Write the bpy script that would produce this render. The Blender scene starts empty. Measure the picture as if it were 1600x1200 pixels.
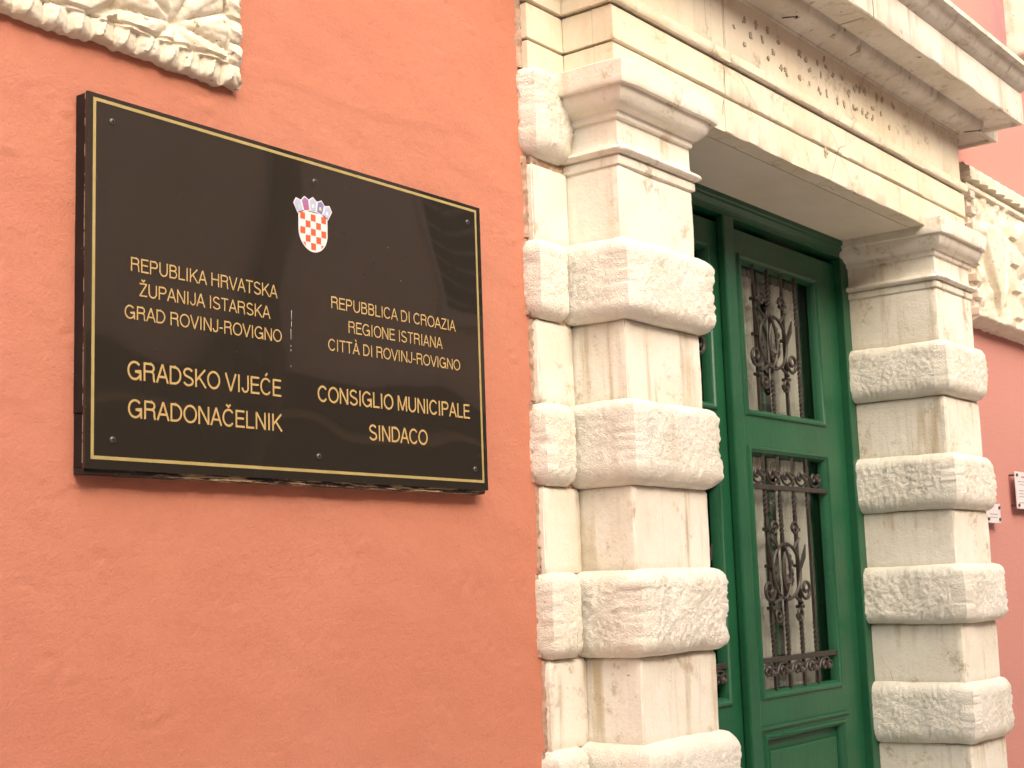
import bpy, bmesh, math, random
from math import sin, cos, pi, radians
from mathutils import Vector, Matrix, noise
random.seed(7)
scene = bpy.context.scene
COL = scene.collection
ZO = 1.40          # street level lies 1.40 m below the level z = 0 used in the measurements below

# ------------------------------------------------------------------ camera, sky, sun, exposure
yaw, pitch, roll, fpx = 0.9233, 0.1419, -0.0339, 2263.9
cy_, sy_, cp_, sp_ = cos(yaw), sin(yaw), cos(pitch), sin(pitch)
fw = Vector((sy_*cp_, cy_*cp_, sp_)); r0 = Vector((cy_, -sy_, 0)); u0 = r0.cross(fw)
rt = cos(roll)*r0 + sin(roll)*u0; up = -sin(roll)*r0 + cos(roll)*u0
cam = bpy.data.cameras.new('camera'); cam_o = bpy.data.objects.new('camera', cam); COL.objects.link(cam_o)
M = Matrix((rt, up, -fw)).transposed().to_4x4(); M.translation = Vector((-1.5736, -2.1597, 0.2288+ZO))
cam_o.matrix_world = M
cam.sensor_width = 36; cam.lens = fpx/1600*36; cam.clip_start = .05; cam.clip_end = 500
cam.dof.use_dof = True; cam.dof.focus_distance = 3.4; cam.dof.aperture_fstop = 16
scene.camera = cam_o

SUN_EL, SUN_AZ = radians(38), radians(-22)       # azimuth measured from -y (street side) towards +x
world = bpy.data.worlds.new('World'); scene.world = world; world.use_nodes = True
wn = world.node_tree.nodes; wl = world.node_tree.links
sky = wn.new('ShaderNodeTexSky'); sky.sky_type = 'NISHITA'; sky.sun_disc = False
sky.sun_elevation = SUN_EL; sky.sun_rotation = pi - SUN_AZ
sky.air_density = 1.0; sky.dust_density = 6.0; sky.ozone_density = 0.3; sky.altitude = 0
wn['Background'].inputs[1].default_value = 0.15
wl.new(sky.outputs[0], wn['Background'].inputs[0])
sun = bpy.data.lights.new('sun', 'SUN'); sun.energy = .85; sun.angle = radians(80); sun.color = (1, .93, .82)
sun_o = bpy.data.objects.new('sun', sun); COL.objects.link(sun_o)
sd = Vector((sin(SUN_AZ)*cos(SUN_EL), -cos(SUN_AZ)*cos(SUN_EL), sin(SUN_EL)))
sun_o.rotation_euler = sd.to_track_quat('Z', 'Y').to_euler(); sun_o.location = sd*30
vs = scene.view_settings
vs.view_transform = 'Standard'; vs.look = 'None'; vs.gamma = 1; vs.use_curve_mapping = False
vs.exposure = 1.2

# ------------------------------------------------------------------ materials
def mat(name, base, rough=.8, spec=.3, var=None, vscale=3, streak=None, streak_amt=.5, spots=None, spot_scale=60, spot_thr=.62,
        bumps=(), metal=0, fine=None, extra=None):
    """base colour, optional second tone in soft patches, vertical streaks, spots, bump layers [(kind, scale, strength, dist)]"""
    m = bpy.data.materials.new(name); m.use_nodes = True
    nt = m.node_tree; N = nt.nodes; L = nt.links; b = N['Principled BSDF']
    b.inputs['Roughness'].default_value = rough; b.inputs['Specular IOR Level'].default_value = spec
    b.inputs['Metallic'].default_value = metal
    geo = N.new('ShaderNodeNewGeometry'); P = geo.outputs['Position']
    def noi(scale, detail=5, rg=.6, vec=None, dist=0):
        n = N.new('ShaderNodeTexNoise'); n.inputs['Scale'].default_value = scale; n.inputs['Detail'].default_value = detail
        n.inputs['Roughness'].default_value = rg; n.inputs['Distortion'].default_value = dist
        L.new(vec or P, n.inputs['Vector']); return n.outputs['Fac']
    def ramp(v, a, c_):
        r = N.new('ShaderNodeMapRange'); r.interpolation_type = 'SMOOTHSTEP'
        r.inputs['From Min'].default_value = a; r.inputs['From Max'].default_value = c_; L.new(v, r.inputs['Value']); return r.outputs['Result']
    def mul(a, k):
        n = N.new('ShaderNodeMath'); n.operation = 'MULTIPLY'
        L.new(a, n.inputs[0])
        if isinstance(k, (int, float)): n.inputs[1].default_value = k
        else: L.new(k, n.inputs[1])
        return n.outputs[0]
    def mix(c0, c1, f):
        n = N.new('ShaderNodeMix'); n.data_type = 'RGBA'
        for i, c in ((6, c0), (7, c1)):
            if isinstance(c, tuple): n.inputs[i].default_value = (*c, 1)
            else: L.new(c, n.inputs[i])
        if isinstance(f, (int, float)): n.inputs[0].default_value = f
        else: L.new(f, n.inputs[0])
        return n.outputs[2]
    def scl(v):
        n = N.new('ShaderNodeVectorMath'); n.operation = 'MULTIPLY'; n.inputs[1].default_value = v; L.new(P, n.inputs[0]); return n.outputs[0]
    col = base
    if var: col = mix(col, var, ramp(noi(vscale, 6, .65), .35, .68))
    if fine: col = mix(col, fine, mul(ramp(noi(45, 5, .7), .45, .75), .6))
    if streak: col = mix(col, streak, mul(mul(ramp(noi(1, 5, .6, scl((22, 22, 1.6))), .5, .72), ramp(noi(2.7, 4), .38, .62)), streak_amt))
    if spots: col = mix(col, spots, ramp(noi(spot_scale, 3, .6), spot_thr, spot_thr+.06))
    if extra: col = extra(N, L, P, col, mix, noi, ramp, mul, scl)
    if isinstance(col, tuple): b.inputs['Base Color'].default_value = (*col, 1)
    else: L.new(col, b.inputs['Base Color'])
    prev = None
    for kind, sc, st, dist in bumps:
        bp = N.new('ShaderNodeBump'); bp.inputs['Strength'].default_value = st; bp.inputs['Distance'].default_value = dist
        if kind == 'noise': h = noi(sc, 6, .6)
        elif kind == 'soft': h = noi(sc, 2, .5)
        elif kind == 'tool': h = noi(1, 4, .6, scl((sc*2.2, sc*2.2, sc*.18)))
        elif kind == 'brush': h = noi(1, 4, .6, scl((sc*.35, sc, sc*1.6)))
        elif kind == 'pit':
            v = N.new('ShaderNodeTexVoronoi'); v.inputs['Scale'].default_value = sc; v.inputs['Randomness'].default_value = 1
            L.new(P, v.inputs['Vector']); h = ramp(v.outputs['Distance'], .1, .55)
        elif kind == 'worm':   # pick-dressed stone: meandering ridges
            h0 = noi(sc, 2, .5, dist=1.2)
            a = N.new('ShaderNodeMath'); a.operation = 'SUBTRACT'; L.new(h0, a.inputs[0]); a.inputs[1].default_value = .5
            c = N.new('ShaderNodeMath'); c.operation = 'ABSOLUTE'; L.new(a.outputs[0], c.inputs[0]); h = ramp(c.outputs[0], 0, .12)
        L.new(h, bp.inputs['Height'])
        if prev: L.new(prev, bp.inputs['Normal'])
        prev = bp.outputs['Normal']
    if prev: L.new(prev, b.inputs['Normal'])
    return m

def wall_extra(N, L, P, col, mix, noi, ramp, mul, scl):
    sx = N.new('ShaderNodeSeparateXYZ'); L.new(P, sx.inputs[0])
    far = ramp(sx.outputs['X'], 3.6, 4.6)                       # haze right of the door, put into the wall colour as paler pink
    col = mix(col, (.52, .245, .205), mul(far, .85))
    near = ramp(sx.outputs['X'], .2, -.8)
    col = mix(col, (.53, .212, .155), mul(near, .7))
    top = mul(mul(ramp(sx.outputs['X'], 4.9, 5.45), ramp(sx.outputs['Z'], 3.9, 4.3)), ramp(noi(3.3), .3, .55))
    col = mix(col, (.30, .16, .17), mul(top, .8))                # grey-violet damp stain beside the upper carved stone
    pit = mul(ramp(noi(70, 3, .6), .71, .75), ramp(noi(4, 3), .45, .6))
    col = mix(col, (.22, .075, .05), mul(pit, .7))                # small pits and dirt specks
    pale = ramp(noi(90, 4, .6), .66, .76)
    return mix(col, (.62, .36, .28), mul(pale, .5))
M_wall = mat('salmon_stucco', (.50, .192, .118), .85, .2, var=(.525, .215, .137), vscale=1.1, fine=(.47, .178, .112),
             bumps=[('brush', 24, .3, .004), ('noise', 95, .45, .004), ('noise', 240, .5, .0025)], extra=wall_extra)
STONE = (.78, .74, .635)
def crack_extra(N, L, P, col, mix, noi, ramp, mul, scl):
    n = N.new('ShaderNodeTexNoise'); n.inputs['Scale'].default_value = 5; L.new(P, n.inputs['Vector'])
    a = N.new('ShaderNodeVectorMath'); a.operation = 'SCALE'; a.inputs['Scale'].default_value = .22; L.new(n.outputs['Color'], a.inputs[0])
    b = N.new('ShaderNodeVectorMath'); b.operation = 'ADD'; L.new(P, b.inputs[0]); L.new(a.outputs[0], b.inputs[1])
    v = N.new('ShaderNodeTexVoronoi'); v.feature = 'DISTANCE_TO_EDGE'; v.inputs['Scale'].default_value = 3.1; L.new(b.outputs[0], v.inputs['Vector'])
    line = ramp(v.outputs['Distance'], .007, .0022)
    m = mul(line, ramp(noi(1.9, 3), .60, .66))
    g = mul(ramp(noi(6.5, 6, .75), .54, .66), ramp(noi(60, 4), .36, .58))
    return mix(mix(col, (.40, .31, .20), mul(g, .75)), (.20, .14, .09), mul(m, .75))
M_stone = mat('limewashed_stone', STONE, .85, .2, extra=crack_extra, var=(.71, .655, .53), vscale=4.5, fine=(.80, .75, .66), streak=(.42, .32, .18), streak_amt=.8,
              spots=(.36, .27, .17), spot_scale=38, spot_thr=.72, bumps=[('tool', 34, .4, .004), ('noise', 34, .3, .006), ('noise', 120, .6, .003)])
M_rough = mat('pick_dressed_stone', (.80, .765, .66), .9, .2, var=(.73, .685, .56), vscale=5, fine=(.82, .78, .70), streak=(.45, .35, .2), streak_amt=.25,
              spots=(.40, .30, .19), spot_scale=55, spot_thr=.72, bumps=[('worm', 88, .5, .005), ('noise', 190, .5, .003)])
M_fascia = mat('painted_lintel_stone', (.74, .67, .53), .85, .2, extra=crack_extra, var=(.68, .60, .43), vscale=2.2, fine=(.78, .72, .59), streak=(.45, .34, .2), streak_amt=.3,
               spots=(.36, .26, .15), spot_scale=30, spot_thr=.76, bumps=[('brush', 18, .25, .003), ('noise', 120, .3, .002)])
M_soffit = mat('weathered_soffit_stone', (.74, .68, .56), .85, .2, var=(.68, .61, .48), vscale=2.5, spots=(.22, .14, .08), spot_scale=24, spot_thr=.70,
               bumps=[('noise', 90, .3, .002)])
M_corn = mat('weathered_cornice_stone', (.72, .68, .59), .9, .2, extra=crack_extra, var=(.60, .54, .43), vscale=4, streak=(.30, .24, .17), streak_amt=.5,
             spots=(.33, .27, .2), spot_scale=18, spot_thr=.66, bumps=[('noise', 60, .4, .003), ('noise', 220, .4, .0015)])
M_carved = mat('carved_limestone', (.71, .655, .535), .9, .2, var=(.66, .58, .43), vscale=9, fine=(.78, .73, .62), streak=(.50, .40, .24), streak_amt=.5, spots=(.32, .23, .12), spot_scale=42, spot_thr=.665,
               bumps=[('noise', 95, .6, .004), ('noise', 300, .4, .0015)])
M_mortar = mat('old_mortar', (.30, .19, .12), .95, .1, var=(.55, .42, .30), vscale=40, bumps=[('noise', 90, .8, .006)])
M_mortar_l = mat('crumbling_render', (.52, .40, .30), .95, .1, var=(.30, .20, .13), vscale=22, fine=(.60, .26, .18), spots=(.16, .09, .06), spot_scale=60, spot_thr=.62, bumps=[('noise', 90, .8, .006)])
M_flake = mat('bare_stone_patch', (.36, .31, .23), .95, .1, var=(.50, .44, .33), vscale=60, bumps=[('noise', 200, .5, .002)])
M_crack = mat('crack_grime', (.16, .10, .06), .95, .1)
M_green = mat('green_gloss_paint', (.012, .088, .037), .38, .45, var=(.009, .070, .030), vscale=4, streak=(.012, .10, .045), streak_amt=.4,
              spots=(.05, .12, .07), spot_scale=30, spot_thr=.80, fine=(.016, .105, .047), bumps=[('tool', 30, .4, .002), ('soft', 40, .2, .002), ('noise', 160, .25, .001)])
M_iron = mat('wrought_iron', (.035, .030, .026), .5, .5, var=(.06, .045, .035), vscale=30, bumps=[('noise', 260, .4, .001)], metal=.3)
M_curtain = mat('lace_curtain', (.80, .75, .69), .95, .1, var=(.72, .66, .60), vscale=6, bumps=[('noise', 300, .3, .001)])
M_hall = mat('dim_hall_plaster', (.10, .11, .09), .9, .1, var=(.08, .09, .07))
M_gold = mat('gold_paint', (.40, .31, .12), .5, .4, var=(.35, .27, .09), vscale=30)
M_letter = mat('gold_lettering', (.45, .30, .11), .5, .4, var=(.50, .35, .14), vscale=25)
M_black = mat('black_painted_wood', (.010, .009, .009), .65, .25, var=(.018, .014, .013), vscale=14, spots=(.30, .22, .13), spot_scale=70, spot_thr=.735,
              bumps=[('tool', 40, .3, .001)])
def chip_extra(N, L, P, col, mix, noi, ramp, mul, scl):
    sx = N.new('ShaderNodeSeparateXYZ'); L.new(P, sx.inputs[0])
    g = ramp(noi(1, 5, .7, scl((14, 120, 190))), .49, .56)
    g = mul(g, ramp(sx.outputs['X'], 0, .35))
    return mix(col, (.46, .33, .19), g)
M_chipped = mat('chipped_bare_wood', (.020, .015, .013), .8, .3, var=(.035, .026, .02), vscale=20, bumps=[('brush', 60, .5, .002)], extra=chip_extra)
M_foam = mat('yellowed_tape', (.42, .36, .26), .8, .2, spots=(.03, .025, .02), spot_scale=35, spot_thr=.5)
M_screw = mat('zinc_screw', (.12, .115, .11), .45, .5, metal=.8)
M_hole = mat('screw_recess', (.01, .01, .01), .8, .2)
M_white = mat('white_print', (.78, .70, .68), .5, .4)
M_red = mat('red_print', (.72, .105, .04), .5, .4)
M_pblue = mat('pale_blue_print', (.40, .45, .60), .5, .4)
M_dblue = mat('dusky_blue_print', (.20, .20, .40), .5, .4)
M_pink = mat('crimson_print', (.52, .10, .20), .5, .4)
M_yel = mat('yellow_print', (.75, .70, .15), .5, .4)
M_pgreen = mat('pale_green_print', (.45, .58, .45), .5, .4)
M_notice = mat('white_notice', (.78, .72, .70), .3, .5, var=(.70, .64, .62), vscale=5)
M_ink = mat('grey_ink', (.22, .18, .20), .6, .3)
M_inkred = mat('red_ink', (.55, .12, .12), .6, .3)
M_nail = mat('rusty_nail', (.03, .018, .012), .8, .3)
M_pave = mat('worn_limestone_paving', (.64, .60, .52), .6, .4, var=(.58, .54, .46), vscale=2, bumps=[('noise', 40, .3, .003)])
M_slat = mat('grey_shutter_slat', (.30, .31, .30), .6, .3)
M_opp = mat('ochre_plaster', (.80, .70, .54), .9, .2, var=(.75, .64, .48), vscale=.8, bumps=[('noise', 12, .3, .01)])
M_opplow = mat('brown_plinth_plaster', (.13, .10, .075), .9, .2, var=(.10, .08, .06), vscale=.8)
M_shut = mat('dark_shutter_paint', (.05, .055, .055), .6, .3)
M_pipe = mat('dark_downpipe', (.20, .15, .11), .5, .4)

def acrylic():
    m = bpy.data.materials.new('black_acrylic'); m.use_nodes = True
    N = m.node_tree.nodes; L = m.node_tree.links; b = N['Principled BSDF']
    geo = N.new('ShaderNodeNewGeometry')
    b.inputs['Roughness'].default_value = .035; b.inputs['IOR'].default_value = 1.58; b.inputs['Specular IOR Level'].default_value = .5
    v = N.new('ShaderNodeTexVoronoi'); v.inputs['Scale'].default_value = 34; L.new(geo.outputs['Position'], v.inputs['Vector'])
    n2 = N.new('ShaderNodeTexNoise'); n2.inputs['Scale'].default_value = 6; L.new(geo.outputs['Position'], n2.inputs['Vector'])
    r = N.new('ShaderNodeMapRange'); r.inputs[1].default_value = .085; r.inputs[2].default_value = .06; L.new(v.outputs['Distance'], r.inputs[0])
    r2 = N.new('ShaderNodeMapRange'); r2.inputs[1].default_value = .47; r2.inputs[2].default_value = .50; L.new(n2.outputs['Fac'], r2.inputs[0])
    mu = N.new('ShaderNodeMath'); mu.operation = 'MULTIPLY'; L.new(r.outputs[0], mu.inputs[0]); L.new(r2.outputs[0], mu.inputs[1])
    mx = N.new('ShaderNodeMix'); mx.data_type = 'RGBA'; L.new(mu.outputs[0], mx.inputs[0])
    mx.inputs[6].default_value = (.024, .0205, .0155, 1); mx.inputs[7].default_value = (.004, .003, .002, 1); L.new(mx.outputs[2], b.inputs['Base Color'])
    ra = N.new('ShaderNodeMapRange'); ra.inputs[3].default_value = .035; ra.inputs[4].default_value = .7; L.new(mu.outputs[0], ra.inputs[0]); L.new(ra.outputs[0], b.inputs['Roughness'])
    n = N.new('ShaderNodeTexNoise'); n.inputs['Scale'].default_value = 2.2; n.inputs['Detail'].default_value = 1; L.new(geo.outputs['Position'], n.inputs['Vector'])
    bp = N.new('ShaderNodeBump'); bp.inputs['Strength'].default_value = 1; bp.inputs['Distance'].default_value = .010
    L.new(n.outputs['Fac'], bp.inputs['Height']); L.new(bp.outputs['Normal'], b.inputs['Normal'])
    return m
M_acrylic = acrylic()
def glass():
    m = bpy.data.materials.new('window_glass'); m.use_nodes = True
    N = m.node_tree.nodes; L = m.node_tree.links; N.remove(N['Principled BSDF'])
    t = N.new('ShaderNodeBsdfTransparent'); t.inputs[0].default_value = (.80, .82, .80, 1)
    g = N.new('ShaderNodeBsdfGlossy'); g.inputs['Roughness'].default_value = .02
    f = N.new('ShaderNodeFresnel'); ge = N.new('ShaderNodeNewGeometry'); mr = N.new('ShaderNodeMapRange')
    mr.inputs[3].default_value = 1.45; mr.inputs[4].default_value = 1/1.45; L.new(ge.outputs['Backfacing'], mr.inputs[0]); L.new(mr.outputs[0], f.inputs[0])
    x = N.new('ShaderNodeMixShader'); L.new(f.outputs[0], x.inputs[0]); L.new(t.outputs[0], x.inputs[1]); L.new(g.outputs[0], x.inputs[2])
    L.new(x.outputs[0], N['Material Output'].inputs[0]); return m
M_glass = glass()

# ------------------------------------------------------------------ object helpers
ROOT = {}
def root_loc(o):
    while o.parent: o = o.parent
    return o.location
def thing(name, label, cat, loc, group=None):
    o = bpy.data.objects.new(name, None); COL.objects.link(o); o.empty_display_size = .1
    o.location = Vector(loc) + Vector((0, 0, ZO)); o['label'] = label; o['category'] = cat
    if group: o['group'] = group
    return o
def mk(name, vf, m, parent=None, smooth=False, angle=35, label=None):
    """link (verts, faces[, material indices]) as one mesh object; verts in measured coordinates"""
    off = Vector((0, 0, ZO)) - (root_loc(parent) if parent else Vector((0, 0, 0)))
    vs_, fs = vf[0], vf[1]
    me = bpy.data.meshes.new(name)
    me.from_pydata([(v[0]+off[0], v[1]+off[1], v[2]+off[2]) for v in vs_], [], fs)
    ms = m if isinstance(m, (list, tuple)) else [m]
    for q in ms: me.materials.append(q)
    if len(vf) > 2: me.polygons.foreach_set('material_index', vf[2])
    bm = bmesh.new(); bm.from_mesh(me); bmesh.ops.recalc_face_normals(bm, faces=bm.faces); bm.to_mesh(me); bm.free()
    if smooth:
        me.polygons.foreach_set('use_smooth', [True]*len(me.polygons)); me.set_sharp_from_angle(angle=radians(angle))
    o = bpy.data.objects.new(name, me); COL.objects.link(o)
    if parent: o.parent = parent
    if label: o['label'] = label
    return o
def structure(o): o['kind'] = 'structure'; return o
def tag(o, label, cat, group=None):
    o['label'] = label; o['category'] = cat
    if group: o['group'] = group
    return o
def join(parts):
    V, F, MI = [], [], []
    for p in parts:
        n = len(V); V += list(p[0]); F += [tuple(i+n for i in f) for f in p[1]]; MI += list(p[2]) if len(p) > 2 else [0]*len(p[1])
    return V, F, MI
def box(x0, x1, y0, y1, z0, z1, b=0):
    """box, with a chamfer b on all edges"""
    if b <= 0:
        v = [(x, y, z) for x in (x0, x1) for y in (y0, y1) for z in (z0, z1)]
        return v, [(0, 1, 3, 2), (4, 6, 7, 5), (0, 4, 5, 1), (2, 3, 7, 6), (0, 2, 6, 4), (1, 5, 7, 3)]
    bm = bmesh.new(); bmesh.ops.create_cube(bm, size=1)
    for v in bm.verts: v.co = Vector(((x0+x1)/2+v.co.x*(x1-x0), (y0+y1)/2+v.co.y*(y1-y0), (z0+z1)/2+v.co.z*(z1-z0)))
    bmesh.ops.bevel(bm, geom=list(bm.edges), offset=b, segments=2, profile=.6, affect='EDGES')
    bm.verts.index_update(); r = ([tuple(v.co) for v in bm.verts], [tuple(v.index for v in f.verts) for f in bm.faces]); bm.free(); return r
def tube(pts, r, n=7, cap=True, radii=None):
    pts = [Vector(p) for p in pts]; V, F = [], []
    nrm = None
    for i, p in enumerate(pts):
        t = (pts[min(i+1, len(pts)-1)] - pts[max(i-1, 0)]).normalized()
        if nrm is None: nrm = t.orthogonal().normalized()
        nrm = (nrm - t*nrm.dot(t)).normalized(); bn = t.cross(nrm)
        rr = radii[i] if radii else r
        for k in range(n):
            a = 2*pi*k/n; V.append(tuple(p + rr*(cos(a)*nrm + sin(a)*bn)))
    for i in range(len(pts)-1):
        for k in range(n):
            a = i*n+k; b = i*n+(k+1) % n; F.append((a, b, b+n, a+n))
    if cap: F.append(tuple(range(n))[::-1]); F.append(tuple(range((len(pts)-1)*n, len(pts)*n)))
    return V, F
def fr(p, oct=3, H=.55):
    a, f, s = 0, 1, 1
    for _ in range(oct): a += s*noise.noise(p*f); f *= 2.03; s *= H
    return a
def ring_path(x0, x1, y0, y1, dx, dy, r=.006):
    """rectangular plan outline sampled finely on front (y0) and both sides; returns [(x, y, nx, ny)]; corners mitred with a tiny round"""
    P = []
    def seg(a, b, n, nrm):
        for i in range(n): t = i/n; P.append((a[0]+(b[0]-a[0])*t, a[1]+(b[1]-a[1])*t, nrm[0], nrm[1]))
    nx = max(1, int((x1-x0)/dx)); ny = max(1, int((y1-y0)/dy))
    e = r
    seg((x0, y1), (x0, y0+e), ny, (-1, 0)); P.append((x0, y0+e, -1, 0)); P.append((x0+e*.3, y0+e*.3, -.9, -.9))
    seg((x0+e, y0), (x1-e, y0), nx, (0, -1)); P.append((x1-e, y0, 0, -1)); P.append((x1-e*.3, y0+e*.3, .9, -.9))
    seg((x1, y0+e), (x1, y1), ny, (1, 0)); P.append((x1, y1, 1, 0))
    return P
def loft(P, prof, disp=None, closed=True, wob=0):
    """P: plan ring; prof: [(offset, z)]; disp(Vector)->outward noise. Caps top and bottom."""
    V, F = [], []; n = len(P)
    for o_, z in prof:
        for (x, y, nx, ny) in P:
            q = Vector((x+nx*o_, y+ny*o_, z)); d = disp(q) if disp else 0
            if disp and abs(nx*ny) > .5: d -= max(0, noise.noise(Vector((x*5, y*5, z*17)))+.15)*.007 + max(0, noise.noise(Vector((x*5, 7, z*55)))-.1)*.006
            zz = z + (wob*(noise.noise(Vector((x*4, y*4, z*3+9)))+.4*noise.noise(Vector((x*16, y*16, z*6)))) if wob else 0)
            V.append((q.x+nx*d, q.y+ny*d, zz))
    for i in range(len(prof)-1):
        for k in range(n if closed else n-1):
            a = i*n+k; b = i*n+(k+1) % n; F.append((a, b, b+n, a+n))
    if closed:
        F.append(tuple(range(n))); F.append(tuple(range((len(prof)-1)*n, len(prof)*n)))
    return V, F
def cushion(z0, z1, d, rb, rt_, dz):
    pr = []
    for i in range(7): a = i/6*pi/2; pr.append((d - rb*.95*(1-sin(a)), z0 + rb*(1-cos(a))))
    n = max(2, int((z1-z0-rb-rt_)/dz))
    for i in range(1, n): pr.append((d, z0+rb+(z1-rt_-z0-rb)*i/n))
    for i in range(7): a = i/6*pi/2; pr.append((d - rt_*.95*(1-cos(a)), z1 - rt_ + rt_*sin(a)))
    return pr
def rough_disp(seed, amp=1.0):
    s = Vector((seed*3.1, seed*1.7, seed*.9))
    rot = Matrix.Rotation(.9, 3, Vector((1, .7, .4)).normalized())
    def f(q):
        q = rot @ q
        a = noise.noise(q*7+s)*.006 + noise.noise(q*26+s)*.0028
        w = abs(noise.noise(q*70+s)); w2 = abs(noise.noise(q*120+s*2))
        return amp*(a + .0032*min(1, w*3.2) + .0020*min(1, w2*3) - .004)
    return f
def flat_disp(seed, amp=1.0):
    s = Vector((seed*3.1, seed*1.7, seed*.9))
    return lambda q: amp*(noise.noise(q*5+s)*.0022 + noise.noise(q*22+s)*.0009)

# ------------------------------------------------------------------ setting: street, wall, house across
o = structure(mk('pavement', box(-14, 24, -6.5, 0, -1.42, -1.40), M_pave))
# paving joints as real slabs near the door
XL, XR, YF = 1.527, 4.105, -.187          # outer shaft faces of the doorway, shaft front
XLI, XRI = 1.904, 3.735                   # door opening
wall = thing('stucco_wall', 'salmon painted stucco wall of the town hall behind the sign and the doorway', 'wall', (1.5, .1, -1.4))
def wall_patch(x0, x1, z0, z1, step):
    nx = int((x1-x0)/step); nz = int((z1-z0)/step); V, F = [], []
    pts = [(.38, 1.335), (.433, 1.323), (.524, 1.315), (.66, 1.312), (.785, 1.309), (.86, 1.318), (.917, 1.321), (1.0, 1.333), (1.059, 1.337), (1.13, 1.345), (1.202, 1.348), (1.24, 1.345)]
    def crackz(x):
        for a, b in zip(pts, pts[1:]):
            if a[0] <= x <= b[0]: return a[1]+(b[1]-a[1])*(x-a[0])/(b[0]-a[0]) + .005*noise.noise(Vector((x*24, 0, 3)))
        return None
    for j in range(nz+1):
        for i in range(nx+1):
            x = x0+(x1-x0)*i/nx; z = z0+(z1-z0)*j/nz; q = Vector((x, 0, z))
            h = .0035*noise.noise(q*2.3) + .0022*noise.noise(Vector((x*7, 0, z*13+x*5))) + .0008*noise.noise(q*40)
            r = noise.noise(Vector((x*9, 4, z*15+x*6)))
            if r > .22: h += min(.25, r-.22)*.016*noise.noise(Vector((x*45+z*20, 0, z*80)))
            e = min(x-x0, x1-x, z-z0, z1-z); h *= min(1, e/.03)
            c = crackz(x)
            if c is not None:
                fade = min(1, (x-.38)/.2, (1.24-x)/.25); d = z-c
                if d > 0: h += .0022*fade*max(0, 1-d/.25)*min(1, d/step+.2)
            V.append((x, -h, z))
    for j in range(nz):
        for i in range(nx): a = j*(nx+1)+i; F.append((a, a+1, a+nx+2, a+nx+1))
    return V, F
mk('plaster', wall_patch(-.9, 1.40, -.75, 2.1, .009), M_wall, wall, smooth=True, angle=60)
def slab(x0, x1, z0, z1): return [(x0, 0, z0), (x1, 0, z0), (x1, 0, z1), (x0, 0, z1)], [(0, 1, 2, 3)]
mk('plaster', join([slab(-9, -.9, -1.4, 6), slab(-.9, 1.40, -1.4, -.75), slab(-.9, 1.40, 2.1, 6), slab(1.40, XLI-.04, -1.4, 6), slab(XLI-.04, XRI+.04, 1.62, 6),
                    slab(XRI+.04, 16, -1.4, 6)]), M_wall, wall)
mk('wall_core', join([box(-9, XLI-.04, .012, .5, -1.4, 6), box(XLI-.04, XRI+.04, .012, .5, 1.62, 6), box(XRI+.04, 16, .012, .5, -1.4, 6)]), M_hall, wall)
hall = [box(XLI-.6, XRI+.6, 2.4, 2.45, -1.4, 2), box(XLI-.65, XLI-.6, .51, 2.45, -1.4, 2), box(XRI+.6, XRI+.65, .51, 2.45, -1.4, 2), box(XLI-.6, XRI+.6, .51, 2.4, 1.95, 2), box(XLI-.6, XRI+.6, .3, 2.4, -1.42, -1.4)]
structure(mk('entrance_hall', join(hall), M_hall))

opp = thing('house_across_the_street', 'ochre house across the narrow street, seen only as a dim reflection in the black sign', 'house', (6, -6.6, -1.4))
mk('wall', join([box(-12, 24, -7.2, -6.55, 2.06, 4.9), box(-12, 24, -7.2, -6.5, -1.4, 1.78)]), [M_opp], opp)
V_, F_, _ = join([box(-12, 24, -6.50, -6.49, -1.4, 1.70)]); mk('plinth_wall', (V_, F_), M_opplow, opp)
mk('string_course', join([box(-12, 24, -6.62, -6.36, 1.78, 1.90), box(-12, 24, -6.62, -6.42, 1.90, 2.06)]), M_opplow, opp)
for xw in (2.4, 9.05, 13.2):
    w = mk('window', join([box(xw-.62, xw-.5, -6.55, -6.45, 2.75, 4.75), box(xw+.5, xw+.62, -6.55, -6.45, 2.75, 4.75), box(xw-.62, xw+.62, -6.55, -6.44, 4.75, 4.87), box(xw-.7, xw+.7, -6.55, -6.38, 2.63, 2.75)]), M_corn, opp)
    sh = mk('shutter', box(xw-.5, xw+.5, -6.548, -6.53, 2.75, 4.75), M_shut, w)
    mk('slats', join([box(xw-.46+q, xw-.04+q, -6.53, -6.47, 2.83+k*.24, 2.88+k*.24) for k in range(8) for q in (0, .5)]), M_slat, w)['kind'] = 'stuff'
mk('downpipe', tube([(5.9+.9*(k/16)**2.2, -6.4, -1.4+6.2*k/16) for k in range(17)], .09, 10), M_pipe, opp)

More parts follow.
